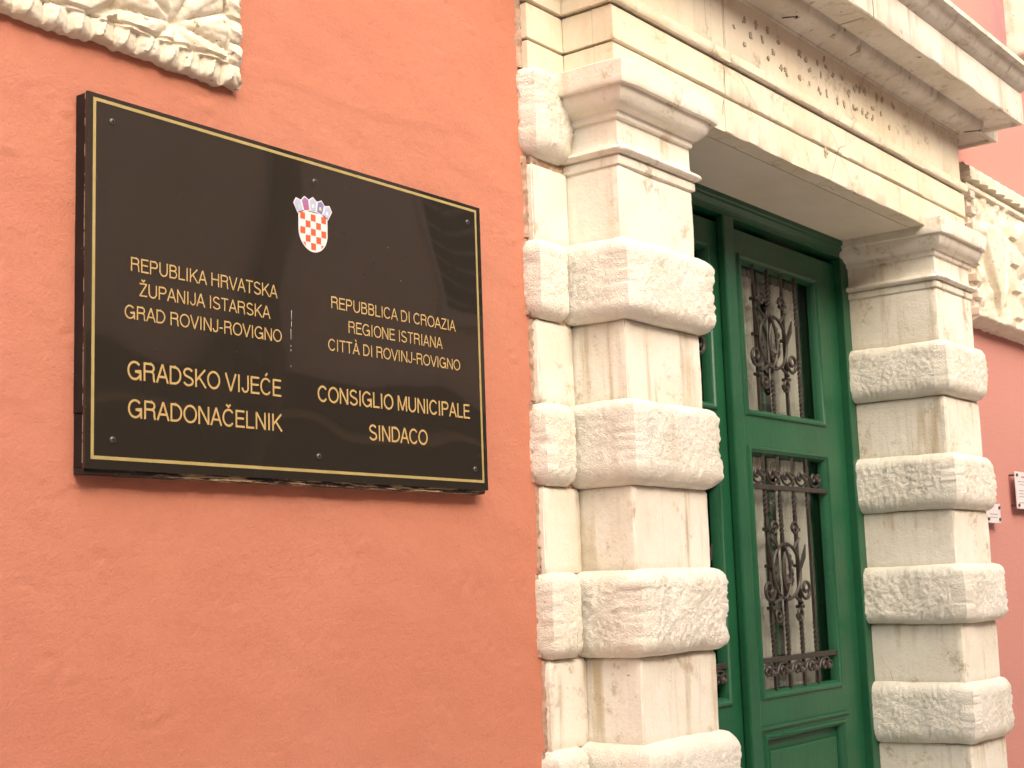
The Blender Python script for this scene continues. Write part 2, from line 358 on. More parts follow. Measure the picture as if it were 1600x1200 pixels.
# ------------------------------------------------------------------ doorway
door_w = thing('stone_doorway', 'cream limestone doorway of banded rusticated blocks, with pilasters, lintel and projecting cornice', 'doorway', (2.82, 0, -1.4))
TL, YT, YTB = 1.366, -.0246, -.057         # left strip: shaft left edge, shaft front, block front
levels = {'L': [(.9147, 1.1277), (.4864, .7039), (.0547, .2747), (-.378, -.1567), (-.80, -.585), (-1.23, -1.01)],
          'R': [(.9078, 1.1206), (.4782, .6901), (.0558, .2732), (-.3835, -.1584), (-.80, -.585), (-1.23, -1.01)]}
seed = 1
for side, (xa, xb) in (('L', (XL, XLI)), ('R', (XRI, XR))):
    s_out = -1 if side == 'L' else 1
    core = mk('pilaster', join([box(xa+.012, xb-.012, YF+.012, .25, -1.4, 1.5)] + [box(*( (TL+.01, XL+.012) if side == 'L' else (XR-.012, XR+.15)), YT+.008, .01, -1.4, 2.0)]), M_mortar, door_w)
    lv = levels[side]
    sx0, sx1 = (TL, XL-.003) if side == 'L' else (XR+.003, XR+.161)
    # the side that is seen gets the fine grid
    for i, (zb, zt) in enumerate(lv):
        fine = .0055 if i < 4 else .03
        j = random.uniform(-.002, .002)
        x_lo = xa if side == 'R' else xa
        mk('rusticated_block', loft(ring_path(xa, xb, YF+j, .17, fine, .006 if i < 4 else .03, random.uniform(.006, .02)), cushion(zb, zt, random.uniform(.041, .046), random.uniform(.038, .06), random.uniform(.032, .05), fine), rough_disp(seed, random.uniform(.8, 1.25)), wob=.006), M_rough, core, True, 50); seed += 1
        b0, b1 = (TL-.018, XL-.043-.004) if side == 'L' else (XR+.047, XR+.18)
        mk('rusticated_side_block', loft(ring_path(b0+.03, b1-.0, YT-.0, .02, fine, .006, .007), cushion(zb+.002, zt-.004, .032, .04, .035, fine), lambda q, f=rough_disp(seed): f(q)*.9 if q.x < b1-.01 else -.03), M_rough, core, True, 50); seed += 1
    zs = [1.3282] + [v for p in lv for v in (p[1], p[0])] + [-1.4]
    for i in range(0, len(zs), 2):
        zt, zb = zs[i], zs[i+1]
        n = 12 if i < 9 else 3; jj = .0015
        pr = [(-.004, zb-.006)] + [(0, zb+.004+(zt-zb-.016)*k/n) for k in range(n+1)] + [(-.003, zt-.006), (-.008, zt-.001), (-.018, zt+.001)]
        f = flat_disp(seed); seed += 1
        mk('shaft_stone', loft(ring_path(xa, xb, YF, .19, .02, .02, .005), pr, f), M_stone, core, True, 40)
        mk('side_shaft_stone', loft(ring_path(sx0, sx1, YT, .02, .02, .02, .005), pr, flat_disp(seed, 1.2)), M_stone, core, True, 40)
    # capital: neck band, torus, neck, fillet, cyma, abacus
    pr = [(-.006, 1.318), (.007, 1.324), (.008, 1.328), (.008, 1.345), (.002, 1.349), (.002, 1.352), (.014, 1.352), (.022, 1.356), (.025, 1.362), (.022, 1.369), (.012, 1.374), (.004, 1.376), (-.002, 1.386),
          (-.003, 1.40), (-.003, 1.42), (-.003, 1.447), (.007, 1.450), (.009, 1.455), (.009, 1.463), (.012, 1.467), (.020, 1.469), (.030, 1.474), (.040, 1.483), (.048, 1.495), (.053, 1.508), (.056, 1.518), (.068, 1.5185), (.070, 1.522)]
    pr += [(.070, 1.535), (.070, 1.55), (.070, 1.565), (.070, 1.580), (.067, 1.583), (0, 1.584)]
    V_, F_ = loft(ring_path(xa, xb, YF, .215, .02, .02, .002), pr, flat_disp(seed, .9)); seed += 1
    mk('capital', (V_, F_), M_stone, core, True, 38)
    # rough side block beside the capital
    b0, b1 = (TL-.018, XL-.02) if side == 'L' else (XR+.02, XR+.18)
    pr2 = cushion(1.345, 1.585, .030, .05, .03, .006)
    mk('rusticated_side_block', loft(ring_path(b0+.03, b1, YT-.005, .02, .006, .006, .02), pr2, rough_disp(seed, 1.2)), M_rough, core, True, 50); seed += 1

# lintel: fascias cut into stones, with returns round the ends
lint = mk('lintel', join([box(XL+.02, XR-.02, YF+.03, .3, 1.557, 2.02), box(XL-.15, XL+.02, YT+.02, .02, 1.59, 2.02), box(XR-.02, XR+.15, YT+.02, .02, 1.59, 2.02)]), M_mortar, door_w)
def bar_run(x0, x1, y0, y1, z0, z1, seed, cham=.003, step=.03):
    """long stone with worn edges"""
    n = max(2, int((x1-x0)/step)); V, F = [], []
    prof = [(y1, z0), (y0+cham, z0), (y0, z0+cham), (y0, (z0+z1)/2), (y0, z1-cham), (y0+cham, z1), (y1, z1)]
    for i in range(n+1):
        x = x0+(x1-x0)*i/n
        for k, (y, z) in enumerate(prof):
            q = Vector((x*13, k*.7+seed, z*9)); w = .0012*noise.noise(q) if k not in (0, 6) else 0
            c = 0
            if k in (1, 2): c = max(0, noise.noise(Vector((x*21, seed, 0)))-.38)*.035
            V.append((x, y+w+(c if k == 2 else 0), z+(c*.6 if k == 2 else 0)+w*.5))
    m_ = len(prof)
    for i in range(n):
        for k in range(m_-1): a = i*m_+k; F.append((a, a+1, a+1+m_, a+m_))
    for i in (0, n): F.append(tuple(range(i*m_, (i+1)*m_)))
    return V, F
cuts = [1.6, 2.118, 3.02, 4.0]
def fascia(yf, z0, z1, off, breaks, m=M_fascia, back=.03, nm='fascia_stone'):
    xs = [XL-off] + breaks + [XR+off]
    for a, b in zip(xs, xs[1:]):
        mk(nm, bar_run(a+(.0015 if a != xs[0] else 0), b-(.0015 if b != xs[-1] else 0), yf, YF+back+.03, z0, z1, random.random()*50), m, lint, True, 40)
    for s in (0, 1):     # returns on the flank and on the side strips
        x0, x1 = (XL-off, XL+.02) if s == 0 else (XR-.02, XR+off)
        mk(nm, box(x0, x1, YF+back+.031, YT-off*.6-.002, z0, z1, .002), m, lint)
        x0, x1 = (TL-off*.5, XL+.02) if s == 0 else (XR-.02, XR+.161+off)
        mk(nm, box(x0, x1, YT-off*.6, .015, z0, z1, .002), m, lint)
fascia(-.187, 1.552, 1.658, 0, [2.125])
fascia(-.191, 1.665, 1.760, .004, [2.127])
fascia(-.206, 1.768, 1.800, .016, [2.149])
fascia(-.184, 1.800, 2.006, -.002, [2.149])
# soffit board of the lintel between the capitals (underside, seen from below)
mk('soffit_stone', box(XLI+.003, XRI-.003, YF+.061, .29, 1.549, 1.556), M_soffit, lint, label='stained underside of the lintel')
def blob(cx, cz, rx, rz, y, seed, n=19):
    rr_ = [.35+1.5*abs(noise.noise(Vector((k*1.7+.3, seed*1.37, .4)))) for k in range(n)]
    V = [(cx+rx*cos(2*pi*k/n)*rr_[k], y, cz+rz*sin(2*pi*k/n)*rr_[k]) for k in range(n)]
    V2 = [(v[0], y+.006, v[2]) for v in V]
    return V+V2, [tuple(range(n))] + [(k, (k+1) % n, (k+1) % n+n, k+n) for k in range(n)]
flk = [(2.215, 1.906), (2.289, 1.95), (2.365, 1.955), (2.441, 1.957), (2.322, 1.909), (2.404, 1.912), (2.515, 1.944), (2.283, 1.866), (2.473, 1.897), (2.437, 1.866), (2.526, 1.86), (2.555, 1.861),
       (2.664, 1.952), (2.712, 1.94), (2.8, 1.954), (2.859, 1.985), (2.865, 1.957), (2.741, 1.912), (2.82, 1.914), (2.92, 1.943), (2.994, 1.952), (2.656, 1.865), (2.727, 1.862), (2.799, 1.859), (2.857, 1.858),
       (2.941, 1.863), (2.996, 1.858), (3.095, 1.941), (3.11, 1.955), (3.14, 1.949), (3.183, 1.956), (3.041, 1.908), (3.075, 1.867), (3.105, 1.869), (3.15, 1.867), (3.185, 1.86), (3.245, 1.906), (3.243, 1.871),
       (3.291, 1.959), (3.337, 1.96), (3.319, 1.905), (3.439, 1.963), (3.388, 1.869)]
frieze_ps = []
for k, (x, z) in enumerate(flk):
    frieze_ps.append(blob(x, z, random.uniform(.006, .014), random.uniform(.007, .015), -.1875-.0001*(k % 5), k))
    if k % 2: frieze_ps.append(blob(x+random.uniform(-.015, .015), z+random.uniform(-.016, .016), .007, .007, -.1883, k+60))
mk('flaked_paint_patch', join(frieze_ps), M_flake, lint, label='small brown flaked patches where painted letters were, on the frieze')
mk('flaked_paint_patch', join([blob(2.817, 1.648, .022, .018, -.1895, 91), blob(2.81, 1.632, .008, .01, -.1893, 92)]), M_flake, lint)

# cornice: (outward from the shaft face, z)
cprof = [(-.02, 2.004), (.004, 2.004), (.006, 2.012), (.020, 2.018), (.040, 2.022), (.060, 2.027), (.074, 2.036), (.080, 2.046), (.083, 2.066), (.13, 2.067), (.180, 2.068), (.184, 2.058), (.188, 2.055), (.203, 2.055), (.206, 2.060),
         (.206, 2.12), (.206, 2.185), (.200, 2.192), (.210, 2.196), (.222, 2.202), (.236, 2.214), (.246, 2.230), (.256, 2.241), (.270, 2.245), (.276, 2.247), (.276, 2.266), (.270, 2.270), (-.02, 2.285)]
XTL, XTR = 1.366, XR+.161
def cornice_run(x0, x1, left_mitre, right_mitre, yface, sd):
    """profile swept along x, ends optionally mitred outward"""
    n = max(2, int((x1-x0)/.04)); V, F = [], []; m_ = len(cprof)
    for i in range(n+1):
        t = i/n
        for k, (o_, z) in enumerate(cprof):
            xa = x0 - (o_ if left_mitre else 0); xb = x1 + (o_ if right_mitre else 0)
            x = xa+(xb-xa)*t; w = .0022*noise.noise(Vector((x*9, k*.35, sd)))+.001*noise.noise(Vector((x*40, k*.5, sd)))
            V.append((x, yface-o_+w, z+w*.8))
    for i in range(n):
        for k in range(m_): a = i*m_+k; b = i*m_+(k+1) % m_; F.append((a, b, b+m_, a+m_))
    return V, F
def return_run(xface, y0, y1, s, sd):
    """profile swept along y on a flank (s=-1 left flank, +1 right), mitred at the front, butting at the back"""
    n = 6; V, F = [], []; m_ = len(cprof)
    for i in range(n+1):
        for k, (o_, z) in enumerate(cprof):
            ya = y0-o_; yb = y1-o_ if y1 < -.001 else y1
            y = ya+(yb-ya)*i/n; w = .0015*noise.noise(Vector((y*9, k*.35, sd)))
            V.append((xface+s*(o_)+s*w, y, z))
    for i in range(n):
        for k in range(m_): a = i*m_+k; b = i*m_+(k+1) % m_; F.append((a, b, b+m_, a+m_))
    return V, F
cor = mk('cornice', box(XL+.01, XR-.01, YF+.022, .2, 2.008, 2.262), M_mortar, door_w)
xc = [XL, 2.03, 2.805, 4.068-.0, XR]
for a, b in zip(xc, xc[1:]):
    mk('cornice_stone', cornice_run(a+(.001 if a > XL else 0), b-(.001 if b < XR else 0), a == XL, b == XR, YF, a*7), M_corn, cor, True, 32)
mk('cornice_stone', return_run(XL, YF, YT, -1, 3), M_corn, cor, True, 32)
mk('cornice_stone', return_run(XR, YF, YT, 1, 4), M_corn, cor, True, 32)
mk('cornice_stone', cornice_run(TL, XL-.21, True, False, YT, 31), M_corn, cor, True, 32)
mk('cornice_stone', cornice_run(XR+.02, XTR, False, True, YT, 32), M_corn, cor, True, 32)
mk('cornice_stone', return_run(XTR, YT, .01, 1, 5), M_corn, cor, True, 32)
mk('cornice_stone', return_run(TL, YT, .01, -1, 6), M_corn, cor, True, 32)
# hairline cracks across the lintel stones, and stucco edge rubble beside the strip
def crack(pts, w, y=None):
    V, F = [], []
    P = []
    for a, b in zip(pts, pts[1:]):
        for k in range(8): P.append(Vector(a).lerp(Vector(b), k/8))
    P.append(Vector(pts[-1]))
    for i, p in enumerate(P):
        j = .006*noise.noise(Vector((p.x*60, p.z*60, 1))); ww = w*(.6+.8*abs(noise.noise(Vector((p.x*90, p.z*90, 7)))))
        V += [(p.x+j-ww, p.y, p.z), (p.x+j+ww, p.y, p.z)]
    for i in range(len(P)-1): F.append((2*i, 2*i+1, 2*i+3, 2*i+2))
    return V, F
mk('crack', join([crack([(2.152, -.1885, 1.995), (2.149, -.1885, 1.90), (2.150, -.1885, 1.81)], .0012), crack([(2.034, -.1885, 1.99), (2.038, -.1885, 1.82)], .0008), crack([(2.13, -.1955, 1.755), (2.118, -.1955, 1.70), (2.122, -.1955, 1.67)], .0014),
                  crack([(2.12, -.1895, 1.65), (2.105, -.1895, 1.60)], .0012)]), M_crack, lint)
def rubble(x, z0, z1, wmax, sd):
    n = int((z1-z0)/.006); V, F = [], []; m_ = 7
    for i in range(n+1):
        z = z0+(z1-z0)*i/n; a = noise.noise(Vector((0, sd, z*14)))*.5+.5; b = noise.noise(Vector((5, sd, z*55)))*.5+.5
        w = wmax*(.25+.5*a+.45*b)
        for k in range(m_):
            t = k/(m_-1); d = .010*sin(pi*t)*(.6+.8*b)+.004*noise.noise(Vector((t*6, z*90, sd)))
            V.append((x-w+(w+.003)*t+.004*noise.noise(Vector((z*60, t*5, sd))), .003-d-(.004*t), z))
    for i in range(n):
        for k in range(m_-1): a = i*m_+k; F.append((a, a+1, a+m_+1, a+m_))
    return V, F
for (za, zb, xx, ww) in ((1.128, 1.345, TL, .022), (.704, .915, TL, .012), (.275, .486, TL, .012), (-.157, .055, TL, .010), (-.585, -.378, TL, .012), (1.585, 2.0, TL, .03)):
    mk('mortar_edge', rubble(xx+.002, za, zb, ww, za), M_mortar_l, door_w, True, 60)
for (zb, zt) in levels['L'][:4]:
    mk('mortar_edge', rubble(TL-.012, zb+.01, zt-.005, .007, zb), M_mortar_l, door_w, True, 60)

for (p0, p1, lab) in (((2.512, -.205, 2.018), (2.484, -.268, 1.996), 'bent rusty nail sticking out under the left part of the cornice'), ((4.112, -.21, 2.018), (4.15, -.262, 2.022), 'small rusty nail under the right end of the cornice')):
    p0 = Vector(p0); p1 = Vector(p1)
    tag(mk('nail', join([tube([p0, p0.lerp(p1, .5)+Vector((0, 0, .001)), p1], .0018, 6), tube([p1, p1+(p1-p0).normalized()*.002], .0042, 8)]), M_nail), lab, 'nail')

# ------------------------------------------------------------------ door
door = thing('double_door', 'dark green wooden double door with barred windows, set deep in the stone doorway', 'door', (2.82, .2, -1.4))
frame = mk('door_frame', join([box(XRI-.060, XRI+.02, .168, .30, -1.4, 1.485, .004), box(XLI-.02, XLI+.060, .168, .30, -1.4, 1.485, .004)]), M_green, door)
hp = [(.150, 1.549), (.150, 1.533), (.156, 1.529), (.156, 1.520), (.163, 1.512), (.172, 1.506), (.176, 1.498), (.176, 1.486), (.30, 1.486), (.30, 1.549)]
V_ = [(x, y, z) for x in (XLI-.02, XRI+.02) for y, z in hp]; n_ = len(hp)
mk('door_head', (V_, [(k, (k+1) % n_, (k+1) % n_+n_, k+n_) for k in range(n_)]+[tuple(range(n_)), tuple(range(n_, 2*n_))]), M_green, door)
C0 = 2.775
mk('astragal', join([box(C0-.040, C0+.035, .168, .1985, -1.38, 1.484, .008)]), M_green, door)
def leaf(mir):
    X = (lambda x: x) if not mir else (lambda x: 2*C0-x)
    def bx(x0, x1, *r, **k): a, b = sorted((X(x0), X(x1))); return box(a, b, *r, **k)
    W0, W1, HX = 2.885, 3.50, (3.674 if not mir else 3.60)
    Z = [(1.37, 1.462), (.690, .812), (-.285, -.155), (-1.385, -1.17)]
    lf = mk('door_leaf', join([bx(C0+.001, W0, .2, .245, -1.385, 1.462), bx(W1, HX, .2, .245, -1.385, 1.462)] + [bx(W0, W1, .2, .245, a, b) for a, b in Z] + [bx(W0, W1, .222, .240, -1.17, -.285)]), M_green, door)
    def mould(x0, x1, z0, z1, y=.2, w=.022, d=.010, inn=.012):
        # picture-frame moulding, sloping inwards
        o_ = [(x0-w*.4, z0-w*.4), (x1+w*.4, z0-w*.4), (x1+w*.4, z1+w*.4), (x0-w*.4, z1+w*.4)]
        rings = [(0, 0, y+.001), (.2, 0, y-d*.8), (.5, 0, y-d), (.75, 0, y-d*.3), (.9, 0, y-d*.2), (1.25, 0, y+inn), (1.25, 0, y+.03)]
        V, F = [], []
        for t, _, yy in rings:
            s = w*t
            for (sx, sz), (cx, cz) in zip(((1, 1), (-1, 1), (-1, -1), (1, -1)), o_): V.append((X(cx+sx*s), yy, cz+sz*s))
        for i in range(len(rings)-1):
            for k in range(4): a = i*4+k; b = i*4+(k+1) % 4; F.append((a, b, b+4, a+4))
        return V, F
    for z0, z1 in ((.812, 1.37), (-.155, .690)):
        mk('moulding', mould(W0, W1, z0, z1), M_green, lf, True, 40)
        mk('glass_pane', bx(W0, W1, .2325, .2355, z0, z1), M_glass, lf)
    mk('moulding', mould(W0, W1, -1.17, -.285), M_green, lf, True, 40)
    mk('raised_panel', bx(W0+.045, W1-.045, .208, .2215, -1.12, -.335, b=.006), M_green, lf)
    mk('weather_strip', bx(W0-.06, W1+.05, .190, .1985, -.262, -.250, b=.003), M_green, lf) if not mir else None
    return lf
leaf(False); leaf(True)
mk('light_gap', box(2.87, 3.02, .246, .25, 1.4625, 1.4845), M_curtain, door, label='pale strip standing in for daylight in the gap over the leaf')  # both strips: daylight through the gap put into pale solid bars
mk('light_gap', box(3.20, 3.46, .246, .25, 1.4625, 1.4845), M_curtain, door)
YG = .208
def twisted(x, z0, z1, zones):
    """square bar, twisted inside the zones"""
    n = int((z1-z0)/.006); V, F = [], []; a = 0
    for i in range(n+1):
        z = z0+(z1-z0)*i/n
        tw = any(p <= z <= q for p, q in zones)
        if tw: a += .006/.034*2*pi*.5
        r = .0084 if tw else .0074
        for k in range(4): b = a+pi/4+k*pi/2; V.append((x+r*cos(b), YG+r*sin(b), z))
        
    for i in range(n):
        for k in range(4): p = i*4+k; q = i*4+(k+1) % 4; F.append((p, q, q+4, p+4))
    F += [(0, 1, 2, 3), (4*n, 4*n+1, 4*n+2, 4*n+3)]
    return V, F
def volute(cx, cz, R, s, start, turns=1.5, r=.0050, y=YG-.012, tail=None):
    P = []; n = 26
    for i in range(n+1):
        t = i/n; a = start + s*t*turns*2*pi; rr = R*(1-t*.82)
        P.append((cx+rr*cos(a), y, cz+rr*sin(a)))
    if tail: P = [(*tail[:1], y, tail[1])] + P
    return tube(P, r, 6, radii=[r]*(len(P)-3)+[r*1.05, r*1.1, r*1.0])
def arc(cx, cz, rx, rz, a0, a1, r, y=YG-.011, n=22):
    return tube([(cx+rx*cos(a0+(a1-a0)*i/n), y, cz+rz*sin(a0+(a1-a0)*i/n)) for i in range(n+1)], r, 6)
def grille(x0, z0, z1, zc, rails, mir=False):
    bars = [x0+.110*k for k in range(5)]
    base = [box(b-.013, b+.013, YG-.013, YG+.013, zz-.006, zz+.006, .002) for b in (bars[1], bars[3]) for zz in (zc+.148, zc+.02, zc-.125)]
    base += [box(x0-.012, x0-.004, YG-.004, YG+.012, z0+.002, z1-.002)]
    if rails:
        for zz in rails: base += [box(x0-.015, 3.495 if not mir else x0+.444, YG-.010, YG+.010, zz-.009, zz+.009, .003)]
    g = mk('window_grille', join(base), M_iron, door)
    for k, b in enumerate(bars):
        if k in (1, 3): zones = [(z0+.10, zc-.17), (zc+.2, z1-.08)]
        elif k == 2: zones = [(z0+.02, zc-.13), (zc+.13, z1-.04)]
        else: zones = [(z0+.02, z0+.24), (z1-.2, z1-.02)]
        if rails: zones = [(max(p, rails[0]+.02), min(q, rails[1]-.02)) for p, q in zones]
        mk('twisted_bar', twisted(b, z0-.004, z1+.004, zones), M_iron, g, True, 30)
    cx = bars[2]; r = .0058
    mk('ring', arc(cx, zc, .104, .098, 0, 2*pi, r), M_iron, g, True)
    mk('crossed_arc', join([arc(cx-.062, zc, .085, .105, -1.15, 1.15, .0055, YG-.014), arc(cx+.062, zc, .085, .105, pi-1.15, pi+1.15, .0055, YG-.008)]), M_iron, g, True)
    for s in (-1, 1):
        bx_ = cx+s*.11
        mk('scroll', volute(bx_-s*.030, zc+.150, .028, -s, pi/2*0 if s < 0 else pi), M_iron, g, True)
        mk('scroll', volute(bx_+s*.030, zc-.062, .042, s, pi if s > 0 else 0, 1.4, .0060), M_iron, g, True)
        mk('scroll', volute(bx_-s*.028, zc-.150, .028, s, pi if s > 0 else 0), M_iron, g, True)
        mk('twig', join([tube([(bx_, YG-.010, zc+.01), (bx_+s*.016, YG-.016, zc+.05), (bx_+s*.032, YG-.018, zc+.095)], .005, 6, radii=[.006, .009, .002]),
                         tube([(bx_, YG-.01, zc+.118), (bx_-s*.035, YG-.012, zc+.095), (cx+s*.06, YG-.011, zc+.075)], .0055, 6),
                         tube([(bx_, YG-.01, zc-.112), (bx_-s*.04, YG-.012, zc-.098), (cx+s*.05, YG-.011, zc-.085)], .0055, 6)]), M_iron, g, True)
    lfv = []
    for (dx, dz, rr, an) in ((.030, -.03, .042, .4), (.036, -.005, .036, 1.5), (.014, -.04, .034, -1.0), (.040, .030, .026, 1.2), (.028, .052, .020, 2.2)):
        n = 9; ring_ = [(cx+dx+rr*.75*cos(an+2*pi*k/n)*(1 if k % 2 else .6), YG-.010+(.006 if k % 2 else -.004), zc+dz+rr*.75*sin(an+2*pi*k/n)*(1 if k % 2 else .6)) for k in range(n)]
        ctr = (cx+dx, YG-.020, zc+dz); bk = (cx+dx, YG-.004, zc+dz)
        lfv.append((ring_+[ctr, bk], [(k, (k+1) % n, n) for k in range(n)]+[((k+1) % n, k, n+1) for k in range(n)]))
    mk('iron_leaf', join(lfv), M_iron, g)
    if rails:
        for zz, s in ((rails[1]+.045, 1), (rails[0]-.045, -1)):
            for k in range(4 if mir else 5):
                b = bars[k]+.055
                mk('small_scroll', join([volute(b-.022, zz-s*.004, .019, 1, 0 if s > 0 else 0, 1.2, .0052), volute(b+.022, zz-s*.004, .019, -1, pi, 1.2, .0052),
                                         arc(b, zz+s*.002, .048, .034, pi if s > 0 else 0, 2*pi if s > 0 else pi, .005, YG-.006, 10), box(b-.010, b+.010, YG-.020, YG-.002, zz-.008, zz+.004, .002)]), M_iron, g, True)
    return g
for m_ in (False, True):
    x0 = 2.893 if not m_ else 2*C0-2.893-.44
    grille(x0, .812, 1.37, 1.085, None, m_)
    grille(x0, -.155, .690, .265, (-.035, .560), m_)

def curtain(x0, x1, z0, z1, y, sd, scal):
    nx, nz = 44, 44; V, F = [], []
    for j in range(nz+1):
        z = z0+(z1-z0)*j/nz
        e = .010*abs(sin(z*38+sd)) if scal else 0
        for i in range(nx+1):
            t = i/nx; xx = x0+(x1-x0)*t
            if scal > 0: xx = x0+(x1+e-x0)*t
            if scal < 0: xx = x0-e+(x1-x0+e)*t
            V.append((xx, y+.011*sin((xx+.004*sin(z*5))*150+sd)+.005*noise.noise(Vector((xx*12, z*3, sd))), z))
    for j in range(nz):
        for i in range(nx): a = j*(nx+1)+i; F.append((a, a+1, a+nx+2, a+nx+1))
    return V, F
cl = {(0, 0): 'narrow lace edged curtain at the left of the upper right-leaf window', (0, 1): 'pale curtain at the middle of the upper right-leaf window', (1, 0): 'narrow lace edged curtain at the left of the lower right-leaf window',
      (1, 1): 'pale curtain at the middle of the lower right-leaf window'}
for i, (z0, z1) in enumerate(((.79, 1.325), (-.17, .67))):
    for j, (xa, xb, sc) in enumerate(((2.90, 3.085, 1), (3.20, 3.43, 0))):
        tag(mk('curtain', curtain(xa, xb, z0, z1, .262, i*3+j, sc), M_curtain, None, True, 60), cl[(i, j)], 'curtain', 'curtains behind the door windows')
# inner window casement seen between the curtains
ins = thing('inner_casement', 'green inner casement seen between the curtains behind the door glass', 'casement', (3.15, .28, -1.3))
mk('stile', box(3.095, 3.185, .275, .31, -.2, 1.45, .006), M_green, ins)
mk('stile', box(3.435, 3.52, .275, .31, -.2, 1.45, .006), M_green, ins)
mk('rail', box(3.186, 3.434, .28, .305, 1.335, 1.45, .004), M_green, ins)
mk('rail', box(2.80, 3.094, .28, .305, 1.335, 1.45, .004), M_green, ins)

# ------------------------------------------------------------------ sign
sign = thing('municipal_sign', 'black glossy bilingual municipal name board with gold lettering and coat of arms', 'sign', (.555, 0, .4665))
SX0, SX1, SZ0, SZ1, SY = -.0138, 1.1255, .4665, 1.1541, -.0377
V_, F_ = box(SX0, SX1, SY, SY+.0065, SZ0, SZ1, .0006)
panel = mk('face_panel', (V_, F_), M_acrylic, sign)
for (a, b, c, d, mm) in ((SX0+.002, SX0+.045, .566, SZ1-.001, M_black), (SX0+.003, SX0+.045, SZ0+.003, .5645, M_black), (SX1-.045, SX1-.001, SZ0+.003, SZ1-.002, M_black)):
    mk('backing_batten', box(a, b, SY+.0085, -.001, c, d, .0015), mm, sign)
mk('backing_batten', box(SX0+.0455, SX1-.0455, SY+.0085, -.001, SZ1-.045, SZ1-.002, .0015), M_black, sign)
def ragged(x0, x1, y0, y1, z0, z1):
    n = 150; V, F = [], []
    for i in range(n+1):
        x = x0+(x1-x0)*i/n
        a = .004*noise.noise(Vector((x*14, 0, 0)))+.0025*noise.noise(Vector((x*70, 3, 0)))
        V += [(x, y0+abs(a), z0+abs(a)*.8), (x, y1, z0+a*.3), (x, y1, z1), (x, y0, z1)]
    for i in range(n):
        for k in range(4): a = i*4+k; b = i*4+(k+1) % 4; F.append((a, b, b+4, a+4))
    F += [(0, 1, 2, 3), (4*n, 4*n+1, 4*n+2, 4*n+3)]
    return V, F
mk('backing_batten', ragged(SX0+.004, SX1-.003, SY+.0068, -.001, SZ0-.009, SZ0+.0025), M_chipped, sign, label='chipped bare wood along the lower edge')
mk('tape_edge', box(SX0+.0005, SX0+.006, SY+.0067, SY+.0083, SZ0+.01, SZ1-.003), M_foam, sign)
def strip(x0, x1, z0, z1, y): return box(x0, x1, y, SY+.002, z0, z1)
bw = .0062; bx0, bx1, bz0, bz1 = -.0015, 1.1105, .4835, 1.1455
mk('gold_border', join([box(bx0, bx1, SY-.0006, SY+.001, bz0, bz0+bw), box(bx0, bx1, SY-.0006, SY+.001, bz1-bw, bz1), box(bx0, bx0+bw, SY-.0006, SY+.001, bz0+bw, bz1-bw), box(bx1-bw, bx1, SY-.0006, SY+.001, bz0+bw, bz1-bw)]), M_gold, sign)
